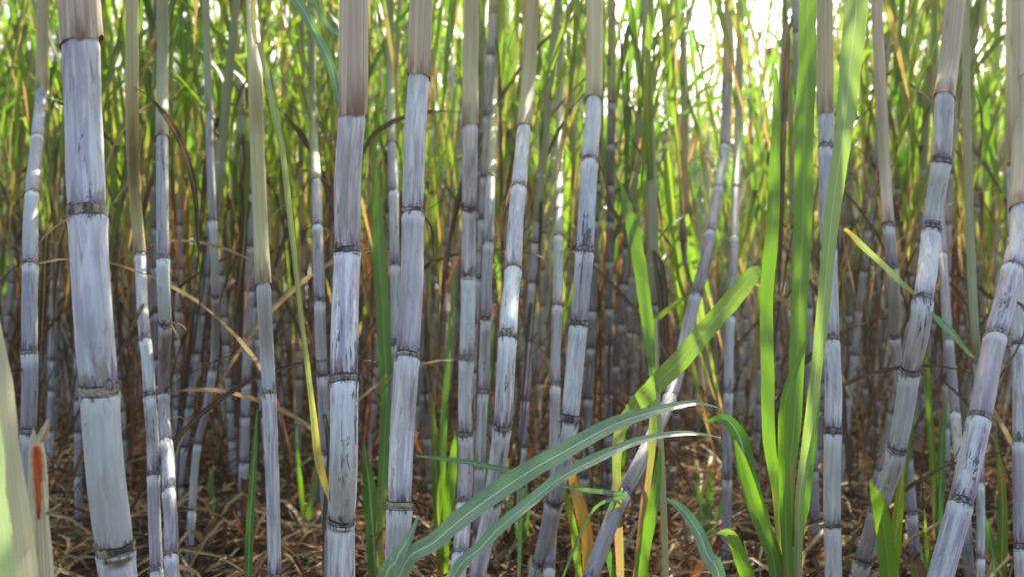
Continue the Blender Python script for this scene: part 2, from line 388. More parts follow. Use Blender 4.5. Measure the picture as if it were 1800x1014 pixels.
front_xy = []
def cane(label, pts, diam, nodes, sheath, smat, tint=None, white=None, purple=None, soot=0.3, nmat='node', top_h=2.9, leaves=6,
         group=None, name='sugar_cane', bend=0.0, sheath_w=1.06, crown_mat='leaf', tilts=None, dryness=.3, sootz=9.0):
    """pts: (px, py, width_px) down the stalk as seen; diam in metres fixes the distance: d = diam*F/width"""
    seed = rnd.uniform(0, 100)
    P3 = [W(px, py, diam*F/wd) for px, py, wd in pts]
    # down to the ground along the last direction (tending upright), up to the top likewise
    dirn = (P3[-1]-P3[-2]).normalized()
    low = [P3[-1]]
    p = P3[-1].copy(); dz = dirn.copy()
    while p.z > -0.03:
        dz = (dz*0.93 + Vector((0, 0, -1))*0.07).normalized(); p = p + dz*0.05; low.append(p.copy())
    dirn = (P3[0]-P3[1]).normalized(); p = P3[0].copy(); up = []
    q = dirn.copy()
    while p.z < top_h*0.86:
        q = (q*0.97 + Vector((0, 0, 1))*0.03).normalized(); p = p + q*0.06; up.append(p.copy())
    ctrl = [tuple(v) for v in (list(reversed(low))[:-1] + list(reversed(P3)) + up)]   # bottom to top
    path = [Vector(t) for t in catmull(ctrl, max(60, int(len(ctrl)*6)))]
    # arc length resample
    S = [0.0]
    for a, b in zip(path, path[1:]): S.append(S[-1]+(b-a).length)
    def at(s):
        lo, hi = 0, len(S)-1
        s = max(0, min(S[-1], s))
        while hi-lo > 1:
            m_ = (lo+hi)//2
            if S[m_] <= s: lo = m_
            else: hi = m_
        f = (s-S[lo])/max(1e-9, S[hi]-S[lo]); return path[lo].lerp(path[hi], f)
    def pyof(v): return 507-(v.z-HC)*F/v.y
    def s_at_py(py):
        best = min(range(len(path)), key=lambda i: abs(pyof(path[i])-py)); 
        for i in (best-1, best):
            if 0 <= i < len(path)-1:
                a, b = pyof(path[i]), pyof(path[i+1])
                if (a-py)*(b-py) <= 0 and a != b: return S[i]+(S[i+1]-S[i])*(py-a)/(b-a)
        return S[best]
    ns = sorted(s_at_py(n) for n in nodes)
    gap = (ns[-1]-ns[0])/(len(ns)-1) if len(ns) > 1 else 0.16
    gap = min(max(gap, .09), .2)
    s = ns[0]-gap*0.92
    while s > 0.02: ns.insert(0, s); gap *= 0.86; s -= max(.03, gap)
    ss_ = s_at_py(sheath)
    root = thing(name, label, 'sugar cane', (path[0].x, path[0].y, 0.0), group)
    base = Vector((path[0].x, path[0].y, 0.0))
    front_xy.append((base.x, base.y))
    R0 = diam/2*0.94
    nh = diam*0.31; nhs = [rnd.uniform(.7, 1.25) for _ in range(60)]
    # zigzag: each internode shifts slightly
    shifts = [Vector((rnd.uniform(-1, 1), rnd.uniform(-1, 1), 0))*R0*0.14 for _ in range(len(ns)+1)]
    tilts = [rnd.uniform(-0.16, 0.16) for _ in ns]
    tph = [rnd.uniform(0, 6.28) for _ in ns]
    top_s = min(S[-1], ss_+0.03)
    marks = [0.0]+ns+[top_s]
    tb = MB(); cen = []; rad = []; ups = []; dns = []; sk = []; sgs = []
    for i in range(len(marks)-1):
        a, b = marks[i], marks[i+1]
        if b-a < 0.004: continue
        ln = b-a; k_ = max(6, int(ln/0.007))
        locs = sorted(set([0.0, .0015, .003, .006, .010, .016] + [ln*j/k_ for j in range(1, k_)] + [ln-.012, ln-.006, ln-.003, ln-.0012, ln]))
        for t in locs:
            if t < 0 or t > ln: continue
            upd = t; dnd = ln-t
            r = R0*(1 + 0.085*math.exp(-(dnd/0.012)**2) - 0.05*math.exp(-(dnd/0.0016)**2) + 0.02*math.exp(-((dnd-.03)/0.02)**2)
                    - 0.035*math.exp(-((upd-.012)/0.012)**2) - 0.07*math.exp(-(upd/0.0022)**2) + 0.015*math.sin(seed+t*23))
            f = t/ln
            if i == 0: upd = 1.0
            if i == len(marks)-2:
                dnd = 1.0; r = min(r, R0*1.01)
                if a+t > ss_-0.004: r *= 0.93
            sgs.append(((i*0.618034+seed) % 1.0)*.75+.25*((seed*7.3) % 1.0)); cen.append(at(a+t) + shifts[i]*(math.sin(f*math.pi))); rad.append(r); ups.append(upd); dns.append(dnd)
            ta = tilts[i-1] if i > 0 else 0; tb_ = tilts[i] if i < len(ns) else 0
            pa = tph[i-1] if i > 0 else 0; pb = tph[i] if i < len(ns) else 0
            sk.append((ta*max(0, 1-t/0.02)*R0, pa, tb_*max(0, 1-(ln-t)/0.02)*R0, pb))
    def rf(i, a): return rad[i]*(1+0.018*math.cos(2*a+seed)+0.01*math.sin(3*a+seed+cen[i].z*9))
    tube(tb, [c-base for c in cen], rf, 28, True, seed, {'up': ups, 'dn': dns, 'seg': sgs}, lambda i, a: sk[i][0]*math.cos(a-sk[i][1])+sk[i][2]*math.cos(a-sk[i][3]))
    tint = tint or (0.60, 0.60, 0.70); white = white or (0.76, 0.79, 0.84)
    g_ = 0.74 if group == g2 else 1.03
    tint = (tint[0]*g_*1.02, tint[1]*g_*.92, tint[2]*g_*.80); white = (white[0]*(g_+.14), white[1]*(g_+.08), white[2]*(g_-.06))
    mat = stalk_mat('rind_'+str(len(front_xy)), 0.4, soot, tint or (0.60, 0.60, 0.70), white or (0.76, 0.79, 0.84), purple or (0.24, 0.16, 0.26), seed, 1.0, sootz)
    link('stalk', tb.mesh('stalk', mat, uvwrap=True), root)
    # node rings above each joint line
    for i, s in enumerate(ns):
        if s > ss_-0.002: continue
        nb = MB(); K = 9; pts_, rs_ = [], []
        for j in range(K):
            f = j/(K-1); pts_.append(at(s-nh*0.12+nh*nhs[i]*f)-base)
            rs_.append(R0*(0.975+0.075*math.sin(math.pi*f)**0.8+0.02*math.sin(f*9+seed)))
        rows = tube(nb, pts_, lambda q, a: rs_[q]*(1+0.02*math.sin(5*a+seed+q)), 28, False, 0.0, None,
                    lambda q, a: tilts[i]*R0*math.cos(a-tph[i]))
        for q, row in enumerate(rows):
            for j in row: nb.uv[j] = (nb.uv[j][0], q/(K-1))
        me = nb.mesh('node', M[nmat], uvwrap=True)
        no = link('node', me, root)
        if diam > .027:                             # the eye bud, alternating sides up the stalk
            ba = (-0.5 if i % 2 else math.pi+0.5) + rnd.uniform(-.35, .5)
            c0 = at(s+nh*0.35)-base; bd = Vector((math.cos(ba), math.sin(ba), 0)); td = Vector((-bd.y, bd.x, 0))
            bb = MB(); bh = R0*0.75; rows = []
            for q in range(7):
                f = q/6; wv = R0*0.34*math.sin(math.pi*min(1, f*.85+.12)); row = []
                for q2 in range(9):
                    a2 = q2/8*math.pi; o_ = c0 + Vector((0, 0, bh*f-bh*.2)) + td*(wv*math.cos(a2)) + bd*(R0*.93+R0*.22*math.sin(a2)*math.sin(math.pi*min(1, f*.9+.08)))
                    row.append(bb.vert(o_, (q2/8, f)))
                rows.append(row)
            for q in range(6):
                for q2 in range(8): bb.f.append((rows[q][q2], rows[q][q2+1], rows[q+1][q2+1], rows[q+1][q2]))
            link('bud', bb.mesh('bud', M['bud']), no)
        if rnd.random() < dryness:                   # papery remains of an old leaf base at the joint
            for _ in range(rnd.randint(1, 2)):
                db = MB(); a_ = rnd.uniform(0, 6.28); p_ = at(s)-base+Vector((math.cos(a_), math.sin(a_), 0))*R0
                add_leaf(db, p_, a_, R(rnd.uniform(-30, 50)), rnd.uniform(.03, .13), rnd.uniform(.003, .009), R(rnd.uniform(60, 130)), 10, 2, rnd.uniform(-2, 2), .5, rnd.uniform(-4, 4), .5, None, .3, rnd, .6)
                link('dry_shred', db.mesh('dry_shred', M[rnd.choice(['dead', 'dead_pale', 'dead_red'])]), root)
    # leaf sheath wrapped round the upper stalk
    if sheath is not None:
        end = min(S[-1], max(ss_+0.35, s_at_py(-60)+0.5))
        sb = MB(); K = max(20, int((end-ss_)/0.02)); pts_ = [at(ss_+(end-ss_)*j/K)-base for j in range(K+1)]
        tips = [j/K*(end-ss_) for j in range(K+1)]
        sea = [rnd.uniform(4.0, 5.6)]
        tube(sb, pts_, lambda i, a: R0*(sheath_w-.02+0.05*math.exp(-tips[i]/0.03)+0.03*math.sin(a*1+seed)+0.075*(((a-sea[0]-tips[i]*0.5) % 6.2832)/6.2832)+0.02*math.sin(tips[i]*14+seed)) * (1-0.012*math.cos(a*7)),
             28, False, seed, {'tip': tips}, lambda i, a: R0*(0.22*math.sin(a+seed)+0.12*math.sin(a*3+seed)+0.07*math.sin(a*7+seed)+0.05*math.sin(a*11)) if i == 0 else 0)
        so_ = link('leaf_sheath', sb.mesh('leaf_sheath', M[smat], uvwrap=True), root)
        # continuing sheathed top
        s2 = end-0.02
        if S[-1]-s2 > 0.1:
            tb2 = MB(); K = 20
            pts_ = [at(s2+(S[-1]-s2)*j/K)-base for j in range(K+1)]
            tube(tb2, pts_, [R0*(1.0-0.5*j/K) for j in range(K+1)], 16, True, seed, {'tip': [1.0]*(K+1)})
            link('top_sheath', tb2.mesh('top_sheath', M['sheath_green'], uvwrap=True), root)
    if group == g2:
        for _ in range(3):
            z_ = rnd.uniform(.35, 1.15); pth = min(path, key=lambda q_: abs(q_.z-z_))-base; lb = MB()
            add_leaf(lb, pth, rnd.uniform(0, 6.28), R(rnd.uniform(0, 50)), rnd.uniform(.3, .8), rnd.uniform(.006, .014), R(rnd.uniform(90, 125)), 16, 4, rnd.uniform(-1, 1), .4, rnd.uniform(-5, 5), .5, None, .3, rnd, .5)
            link('dead_leaf', lb.mesh('dead_leaf', M[rnd.choice(['dead', 'dead', 'dead_pale'])]), root)
    # crown leaves, each one a part, above the frame
    for i in range(leaves):
        f = (i+0.5)/leaves; z = max(1.55, path[-1].z*0.62)+(path[-1].z-max(1.55, path[-1].z*0.62))*f
        pth = min(path, key=lambda q_: abs(q_.z-z))-base
        lb = MB(); az = rnd.uniform(0, 6.28)
        add_leaf(lb, pth, az, R(rnd.uniform(55, 78)), rnd.uniform(.6, 1.0), rnd.uniform(.028, .04), R(rnd.uniform(55, 110)), 14, 4, rnd.uniform(-.4, .4), 0.1, rnd.uniform(-1, 1))
        link('leaf', lb.mesh('leaf', M[crown_mat]), root)
    return root, at, s_at_py, base

g1 = 'thick canes at the front'; g2 = 'slimmer canes behind the front row'
LAV = (0.56, 0.55, 0.66)
cane('thickest pale lavender cane near the left edge, with yellowish bands at its joints',
     [(137, -20, 68), (143, 75, 68), (149, 230, 68), (154, 380, 69), (165, 540, 70), (175, 690, 70), (188, 830, 70), (203, 965, 69), (209, 1010, 69)], 0.043,
     [383, 690, 968], 75, 'sheath_pink', soot=0.15, tint=(0.55, 0.55, 0.70), white=(0.74, 0.76, 0.86), purple=(0.20, 0.10, 0.24), group=g1, tilts=1)
B_ = cane('upright thick cane left of centre, blackened by sooty streaks in its lower half',
     [(622, -20, 50), (620, 200, 50), (614, 330, 49), (611, 440, 48), (607, 560, 50), (605, 670, 51), (603, 800, 52), (600, 910, 50), (598, 1010, 50)], 0.036,
     [443, 672, 915], 202, 'sheath_pink', soot=0.6, sootz=0.60, group=g1, nmat='node_dark', tint=(0.50, 0.48, 0.62))
C_ = cane('clean bluish white thick cane just right of the sooty cane, pinkish sheath on top',
     [(742, -20, 40), (737, 137, 40), (731, 250, 41), (726, 380, 41), (722, 500, 43), (716, 628, 45), (709, 760, 45), (702, 893, 46), (699, 1010, 46)], 0.034,
     [378, 630, 893], 137, 'sheath_pink', soot=0.08, group=g1, tint=(0.56, 0.60, 0.72), white=(0.78, 0.82, 0.88))
D_ = cane('slim cane with a long yellowish sheath down to mid height, left of the sooty cane',
     [(441, -20, 17), (447, 90, 24), (452, 250, 25), (458, 400, 26), (463, 503, 27), (469, 620, 26), (473, 700, 26), (479, 850, 26), (483, 1010, 26)], 0.024,
     [690, 1010], 503, 'sheath_olive', soot=0.1, group=g1, tint=(0.50, 0.46, 0.62), purple=(0.26, 0.18, 0.34))
cane('straight medium cane right of the bluish white one, rust brown remnant at a low joint',
     [(828, -20, 27), (827, 110, 27), (826, 222, 28), (824, 370, 27), (823, 490, 27), (820, 630, 28), (817, 850, 28), (806, 1010, 30)], 0.030,
     [368, 488, 632], 222, 'sheath_tan', soot=0.25, group=g1, nmat='node_dark')
cane('medium centre cane with a scarred dark joint, leaning foot and bluish band under its sheath',
     [(936, -20, 24), (930, 120, 24), (921, 228, 26), (911, 345, 29), (902, 480, 31), (893, 590, 34), (884, 745, 34), (866, 880, 33), (838, 1010, 32)], 0.030,
     [335, 478, 596, 750, 880], 228, 'sheath_tan', soot=0.45, group=g1, nmat='node_dark', purple=(0.26, 0.12, 0.22))
cane('whitish cane right of centre bending left toward its foot, dark stripe near its upper joint',
     [(1046, -20, 27), (1044, 180, 30), (1036, 290, 32), (1028, 440, 34), (1017, 570, 34), (1001, 740, 35), (978, 860, 34), (945, 1010, 32)], 0.033,
     [290, 445, 573, 742, 880], 180, 'sheath_tan', soot=0.4, group=g1, tint=(0.54, 0.55, 0.66), nmat='node_dark')
cane('thin cane slanting strongly down to the left behind the arching leaves',
     [(1282, -20, 17), (1275, 230, 18), (1262, 335, 20), (1240, 450, 22), (1213, 560, 23), (1183, 685, 25), (1133, 800, 28), (1092, 875, 29), (1040, 1010, 31)], 0.027,
     [260, 335, 412, 520, 700, 868], 150, 'sheath_tan', soot=0.35, group=g1, nmat='node_dark', tint=(0.32, 0.28, 0.33), white=(0.48, 0.46, 0.48))  # rind colours darkened to stand for the shade on this cane
cane('straight upright cane right behind the tall green blades on the right',
     [(1449, -20, 28), (1451, 200, 28), (1452, 262, 28), (1455, 400, 29), (1461, 600, 30), (1464, 760, 31), (1463, 900, 31), (1463, 1010, 31)], 0.029,
     [262, 440, 600, 762, 925], 200, 'sheath_tan', soot=0.2, group=g1, nmat='node_dark')
J_ = cane('long leaning cane on the right with dark joints, lower end hidden by green blades',
     [(1682, -20, 33), (1668, 120, 33), (1661, 172, 34), (1655, 285, 34), (1637, 410, 34), (1622, 530, 37), (1600, 650, 36), (1574, 800, 35), (1553, 865, 34), (1510, 1010, 32)], 0.033,
     [287, 408, 530, 655, 790], 172, 'sheath_pink', soot=0.35, group=g1, nmat='node_dark')
cane('heavily leaning purple grey cane at the right edge, thickening toward the lower right corner',
     [(1797, -20, 30), (1797, 200, 31), (1793, 370, 34), (1780, 470, 37), (1751, 590, 39), (1722, 735, 42), (1690, 880, 44), (1655, 1010, 45)], 0.038,
     [475, 595, 740, 888], 370, 'sheath_pink', soot=0.35, group=g1, nmat='node_dark', tint=(0.46, 0.43, 0.55), white=(0.66, 0.67, 0.74))
cane('slim grey lavender cane between the left edge and the thickest cane',
     [(75, -20, 20), (73, 160, 20), (66, 240, 22), (57, 340, 25), (54, 460, 27), (52, 620, 28), (50, 750, 28), (48, 900, 28), (48, 1010, 28)], 0.026,
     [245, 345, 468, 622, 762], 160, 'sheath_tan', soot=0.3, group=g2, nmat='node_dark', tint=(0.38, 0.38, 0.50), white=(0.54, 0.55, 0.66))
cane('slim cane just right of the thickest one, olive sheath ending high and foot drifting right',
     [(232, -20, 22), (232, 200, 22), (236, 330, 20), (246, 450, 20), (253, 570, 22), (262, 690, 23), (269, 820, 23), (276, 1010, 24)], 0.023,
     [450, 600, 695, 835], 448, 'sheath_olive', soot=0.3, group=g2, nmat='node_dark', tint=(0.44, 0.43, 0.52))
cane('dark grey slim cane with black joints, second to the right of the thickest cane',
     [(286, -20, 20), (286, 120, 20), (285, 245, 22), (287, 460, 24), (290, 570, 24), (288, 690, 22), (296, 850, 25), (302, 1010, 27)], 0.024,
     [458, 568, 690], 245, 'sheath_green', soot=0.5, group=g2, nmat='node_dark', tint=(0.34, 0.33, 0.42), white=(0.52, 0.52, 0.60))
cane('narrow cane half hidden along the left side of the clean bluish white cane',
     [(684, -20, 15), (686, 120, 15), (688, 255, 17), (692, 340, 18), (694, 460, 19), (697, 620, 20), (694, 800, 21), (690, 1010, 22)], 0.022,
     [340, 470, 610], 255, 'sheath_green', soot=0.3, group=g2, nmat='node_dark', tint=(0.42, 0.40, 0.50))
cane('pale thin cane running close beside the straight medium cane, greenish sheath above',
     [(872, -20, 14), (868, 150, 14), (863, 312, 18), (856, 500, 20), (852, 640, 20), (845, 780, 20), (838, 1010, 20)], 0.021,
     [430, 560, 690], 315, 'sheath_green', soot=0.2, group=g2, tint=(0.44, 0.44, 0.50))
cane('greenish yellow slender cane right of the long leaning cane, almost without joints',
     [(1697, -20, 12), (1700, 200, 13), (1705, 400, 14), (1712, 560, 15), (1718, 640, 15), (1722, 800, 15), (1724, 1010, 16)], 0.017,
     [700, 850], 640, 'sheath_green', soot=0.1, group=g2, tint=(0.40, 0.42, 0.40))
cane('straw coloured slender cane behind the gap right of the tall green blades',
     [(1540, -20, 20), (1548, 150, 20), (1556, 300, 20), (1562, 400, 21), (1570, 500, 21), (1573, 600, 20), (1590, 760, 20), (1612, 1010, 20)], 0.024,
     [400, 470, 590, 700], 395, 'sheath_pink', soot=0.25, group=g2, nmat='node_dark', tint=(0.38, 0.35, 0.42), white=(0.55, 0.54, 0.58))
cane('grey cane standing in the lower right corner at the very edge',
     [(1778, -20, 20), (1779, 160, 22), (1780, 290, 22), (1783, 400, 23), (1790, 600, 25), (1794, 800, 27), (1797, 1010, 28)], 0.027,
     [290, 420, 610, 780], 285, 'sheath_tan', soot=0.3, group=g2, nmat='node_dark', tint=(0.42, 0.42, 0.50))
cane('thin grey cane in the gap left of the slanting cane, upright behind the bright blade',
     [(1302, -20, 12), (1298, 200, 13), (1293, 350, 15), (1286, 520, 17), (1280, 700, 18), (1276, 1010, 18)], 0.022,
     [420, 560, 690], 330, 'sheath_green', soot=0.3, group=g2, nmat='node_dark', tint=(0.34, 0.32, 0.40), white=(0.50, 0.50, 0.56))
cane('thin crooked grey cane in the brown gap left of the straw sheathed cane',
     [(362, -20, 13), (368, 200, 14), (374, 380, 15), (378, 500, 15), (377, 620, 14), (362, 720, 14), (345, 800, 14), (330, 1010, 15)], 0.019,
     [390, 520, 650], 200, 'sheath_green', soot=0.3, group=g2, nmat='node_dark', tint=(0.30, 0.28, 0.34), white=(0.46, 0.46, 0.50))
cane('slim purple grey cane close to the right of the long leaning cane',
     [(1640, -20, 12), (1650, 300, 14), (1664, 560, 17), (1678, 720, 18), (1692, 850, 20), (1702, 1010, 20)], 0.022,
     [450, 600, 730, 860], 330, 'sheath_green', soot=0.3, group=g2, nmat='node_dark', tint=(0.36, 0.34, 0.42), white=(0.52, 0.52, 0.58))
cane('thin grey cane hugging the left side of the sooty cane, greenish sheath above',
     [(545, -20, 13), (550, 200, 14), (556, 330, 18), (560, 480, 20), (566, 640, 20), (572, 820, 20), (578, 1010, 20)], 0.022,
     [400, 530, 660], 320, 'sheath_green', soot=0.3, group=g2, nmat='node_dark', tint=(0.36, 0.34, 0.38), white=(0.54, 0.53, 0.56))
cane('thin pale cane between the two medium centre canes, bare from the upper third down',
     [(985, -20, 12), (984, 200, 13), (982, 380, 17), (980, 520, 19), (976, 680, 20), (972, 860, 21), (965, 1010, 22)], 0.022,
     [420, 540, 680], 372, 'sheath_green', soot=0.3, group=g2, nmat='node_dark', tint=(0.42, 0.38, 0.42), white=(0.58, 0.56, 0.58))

# ================================================================ traced leaves and young shoots
def blade(parent, base, pts, mat, n=26, fold=0.25, twist=0.0, tw0=0.0, name='leaf', label=None, across=8, wav=0.06, up=0.0, ws_k=0.86):
    """pts: (px, py, d, width_px)"""
    n = int(n*1.6)
    c = catmull([tuple(W(a, b, d)) + (w_*d/F,) for a, b, d, w_ in pts], n)
    P = [Vector(q[:3])-base for q in c]; sd = rnd.uniform(0, 50)
    ws = [max(0.0012, q[3]*ws_k*(1+0.10*(noise.noise(Vector((i*0.55, sd, 0)))))) for i, q in enumerate(c)]
    P = [p_+Vector((noise.noise(Vector((i*.12, sd, 3))), noise.noise(Vector((i*.12, sd, 9))), noise.noise(Vector((i*.12, sd, 15)))))*0.003 for i, p_ in enumerate(P)]
    camv = Vector((0, 0, HC))-base
    def nrm(i):
        t = (P[min(i+1, n-1)] - P[max(i-1, 0)]).normalized()
        N = ((camv-P[i]).normalized()*(1-up) + Vector((0.15, 0.1, 1))*up).normalized()
        return Matrix.Rotation(tw0+twist*i/(n-1), 3, t) @ N
    m_ = MB(); ribbon(m_, P, ws, nrm, fold, across, 0.25, wav, rnd.uniform(0, 9))
    o = link(name, m_.mesh(name, M[mat]), parent)
    if label: o['label'] = label
    return o
def gpy(d): return 507+HC*F/d       # pixel row of the ground at distance d
def shoot(label, px, d, blades, stem=None, cat='cane shoot', name='cane_shoot', group='young green shoots among the canes', stemw=.012, smat='sheath_green'):
    base = W(px, gpy(d), d); base.z = 0
    root = thing(name, label, cat, base, group)
    if stem:
        c = catmull([tuple(W(a, b, q)) for a, b, q in stem+[(px, gpy(d)+8, d)]], 24)
        m_ = MB(); tube(m_, [Vector(q)-base for q in c], [stemw*(0.35+0.65*i/23)*0.5 for i in range(24)], 12, True, 0, {'tip': [1]*24})
        link('stem', m_.mesh('stem', M[smat], uvwrap=True), root)
    for b in blades:
        pts, mat = b[0], b[1]; kw = b[2] if len(b) > 2 else {}
        if kw.pop('grounded', True):
            x1, y1, d1, w1 = pts[-1]
            pts = pts + [((x1+px)/2, (y1+gpy(d))/2, (d1+d)/2, w1*0.8), (px, gpy(d)+5, d, w1*0.55)]
        blade(root, base, pts, mat, **kw)
    return root

# the two arching blue-green leaves in the foreground
shoot('shoot at the bottom centre with two long arching blue green leaves sweeping right', 640, 1.15, [
    ([(1262, 716, 1.45, 3), (1215, 709, 1.42, 20), (1150, 722, 1.38, 32), (1060, 757, 1.34, 46), (960, 810, 1.29, 54), (860, 875, 1.25, 56), (770, 945, 1.2, 50), (700, 1020, 1.17, 44)], 'leaf_dusty_glare', dict(n=44, fold=0.25, up=0.45, ws_k=.68)),
    ([(1268, 770, 1.40, 3), (1225, 764, 1.37, 14), (1160, 766, 1.34, 24), (1080, 792, 1.31, 30), (1000, 832, 1.28, 34), (920, 890, 1.24, 34), (850, 955, 1.2, 34), (790, 1030, 1.17, 32)], 'leaf_dusty_glare', dict(n=40, fold=0.3, up=0.55, ws_k=.70)),
    ([(735, 905, 1.2, 4), (715, 950, 1.18, 18), (695, 985, 1.16, 30), (675, 1030, 1.15, 34)], 'leaf_dusty_glare', dict(n=20)),
])
shoot('shoot behind the arching leaves, one broad bright leaf slanting up right, one upright', 1095, 1.75, [
    ([(1338, 478, 1.5, 22), (1320, 488, 1.51, 36), (1270, 545, 1.55, 42), (1205, 620, 1.6, 44), (1150, 680, 1.65, 42), (1112, 722, 1.7, 36), (1085, 790, 1.73, 22)], 'leaf_soft', dict(n=34, fold=0.15, ws_k=.78)),
    ([(1092, 322, 1.95, 5), (1106, 380, 1.93, 22), (1120, 440, 1.9, 28), (1132, 520, 1.87, 26), (1143, 600, 1.84, 24), (1152, 680, 1.8, 20), (1148, 780, 1.77, 14)], 'leaf_fg', dict(n=30, fold=0.25)),
    ([(1218, 512, 1.95, 3), (1190, 532, 1.93, 9), (1160, 556, 1.92, 12), (1145, 575, 1.9, 8), (1150, 680, 1.85, 8)], 'leaf_b', dict(n=18)),
])
shoot('thin pale leafless stem right of the lone bright blade, bottom centre', 1178, 1.62, [], stem=[(1152, 560, 1.66), (1157, 700, 1.65), (1165, 850, 1.64)], stemw=0.012, smat='sheath_olive')
shoot('tall clump of long upright green blades in front of the straight cane on the right', 1395, 1.45, [
    ([(1362, 120, 1.6, 10), (1364, 240, 1.6, 22), (1358, 380, 1.58, 30), (1350, 520, 1.55, 32), (1348, 640, 1.52, 32), (1352, 760, 1.5, 30), (1366, 880, 1.48, 24)], 'leaf_fg', dict(ws_k=.74, n=36, fold=0.3, twist=0.3)),
    ([(1424, -260, 1.7, 20), (1424, -80, 1.66, 34), (1420, 80, 1.62, 42), (1414, 230, 1.58, 44), (1410, 400, 1.55, 42), (1405, 560, 1.52, 38), (1396, 720, 1.5, 34), (1388, 880, 1.47, 26)], 'leaf_fg', dict(ws_k=.74, n=44, fold=0.35, tw0=0.1)),
    ([(1512, -260, 1.6, 30), (1508, -60, 1.55, 50), (1500, 60, 1.52, 54), (1488, 180, 1.5, 44), (1470, 330, 1.48, 38), (1452, 480, 1.47, 32), (1436, 640, 1.46, 28), (1416, 800, 1.46, 26), (1405, 900, 1.45, 20)], 'leaf_glow', dict(ws_k=.74, n=44, fold=0.3, tw0=-0.1)),
    ([(1418, 590, 1.42, 4), (1398, 640, 1.42, 16), (1382, 700, 1.42, 24), (1376, 790, 1.43, 26), (1380, 900, 1.44, 26)], 'leaf_fg', dict(ws_k=.74, n=24, fold=0.4)),
    ([(1440, 640, 1.5, 8), (1428, 760, 1.49, 22), (1412, 880, 1.48, 30), (1398, 980, 1.46, 30)], 'leaf_dark', dict(ws_k=.74, n=24, fold=0.35)),
    ([(1240, 742, 1.62, 3), (1275, 735, 1.58, 22), (1300, 775, 1.54, 40), (1316, 840, 1.5, 42), (1340, 920, 1.47, 40), (1365, 1000, 1.45, 36)], 'leaf_dark', dict(ws_k=.74, n=30, fold=0.2)),
    ([(1292, 775, 1.44, 6), (1305, 815, 1.44, 24), (1318, 860, 1.44, 30), (1340, 930, 1.44, 30), (1362, 1000, 1.44, 30)], 'leaf_fg', dict(ws_k=.74, n=22, fold=0.3)),
    ([(1262, 935, 1.40, 4), (1285, 942, 1.40, 26), (1305, 990, 1.41, 34), (1330, 1060, 1.42, 30)], 'leaf_fg', dict(ws_k=.74, n=18, fold=0.2)),
], stem=[(1392, 960, 1.46)], stemw=0.02)
shoot('pair of narrow green and yellow blades rising left of the leaning cane, bottom right', 1560, 1.9, [
    ([(1530, 845, 1.75, 4), (1543, 880, 1.76, 26), (1556, 940, 1.78, 34), (1562, 1010, 1.8, 34)], 'leaf_fg', dict(n=20, fold=0.35)),
    ([(1588, 815, 1.85, 3), (1582, 880, 1.85, 18), (1574, 950, 1.85, 24), (1568, 1020, 1.85, 24)], 'leaf_b', dict(n=20)),
    ([(1610, 690, 2.1, 3), (1598, 760, 2.1, 14), (1586, 850, 2.0, 16), (1575, 960, 1.95, 16)], 'leaf_dark', dict(n=20)),
])
shoot('bright green blade standing alone left of the thin pale stem, bottom centre', 1135, 1.6, [
    ([(1160, 790, 1.6, 4), (1155, 850, 1.6, 18), (1145, 910, 1.6, 24), (1133, 970, 1.6, 26), (1130, 1020, 1.6, 26)], 'leaf_fg', dict(n=20, fold=0.2)),
    ([(1095, 830, 1.75, 3), (1080, 880, 1.74, 10), (1065, 940, 1.72, 14), (1080, 1020, 1.7, 14)], 'leaf_dark', dict(n=16)),
])
shoot('short shoot with a yellow orange dying leaf at the bottom centre', 1030, 1.9, [
    ([(1000, 800, 1.9, 4), (1010, 850, 1.9, 20), (1022, 900, 1.88, 26), (1032, 950, 1.87, 24), (1030, 1000, 1.85, 14)], 'leaf_orange', dict(n=20, fold=0.3)),
    ([(985, 830, 1.95, 4), (1000, 890, 1.93, 14), (1012, 960, 1.92, 16)], 'leaf_b', dict(n=14)),
])
shoot('dull blue green leaf curving down to the bottom right of the thin pale stem', 1290, 1.35, [
    ([(1168, 872, 1.5, 3), (1195, 890, 1.47, 16), (1222, 930, 1.44, 24), (1245, 975, 1.4, 28), (1265, 1020, 1.38, 28)], 'leaf_dusty_glare', dict(n=22, fold=0.3)),
])
shoot('vivid green upright blade between the sooty cane and the clean bluish white cane', 665, 1.95, [
    ([(662, 300, 2.15, 6), (664, 400, 2.12, 22), (670, 500, 2.1, 28), (675, 600, 2.07, 28), (680, 700, 2.05, 26), (676, 800, 2.0, 22), (668, 920, 1.97, 18)], 'leaf_fg', dict(n=30, fold=0.3)),
    ([(640, 780, 2.1, 4), (648, 850, 2.05, 26), (655, 930, 2.0, 30), (660, 1010, 1.97, 26)], 'leaf_dark', dict(n=20)),
])
shoot('small green tuft low between the clean bluish white cane and the rust marked cane', 775, 2.2, [
    ([(800, 470, 2.4, 3), (790, 600, 2.36, 10), (782, 720, 2.3, 14), (776, 850, 2.25, 16)], 'leaf_fg', dict(n=22)),
    ([(800, 760, 2.2, 4), (795, 820, 2.2, 20), (788, 890, 2.2, 24), (780, 970, 2.2, 22)], 'leaf_fg', dict(n=18)),
    ([(758, 690, 2.3, 4), (764, 790, 2.26, 16), (770, 880, 2.2, 20)], 'leaf_b', dict(n=18)),
])
shoot('dark green tuft low between the rust marked cane and the scarred cane', 850, 2.1, [
    ([(870, 560, 2.3, 3), (858, 660, 2.25, 14), (850, 760, 2.2, 16), (846, 900, 2.15, 18)], 'leaf_dark', dict(n=20)),
])
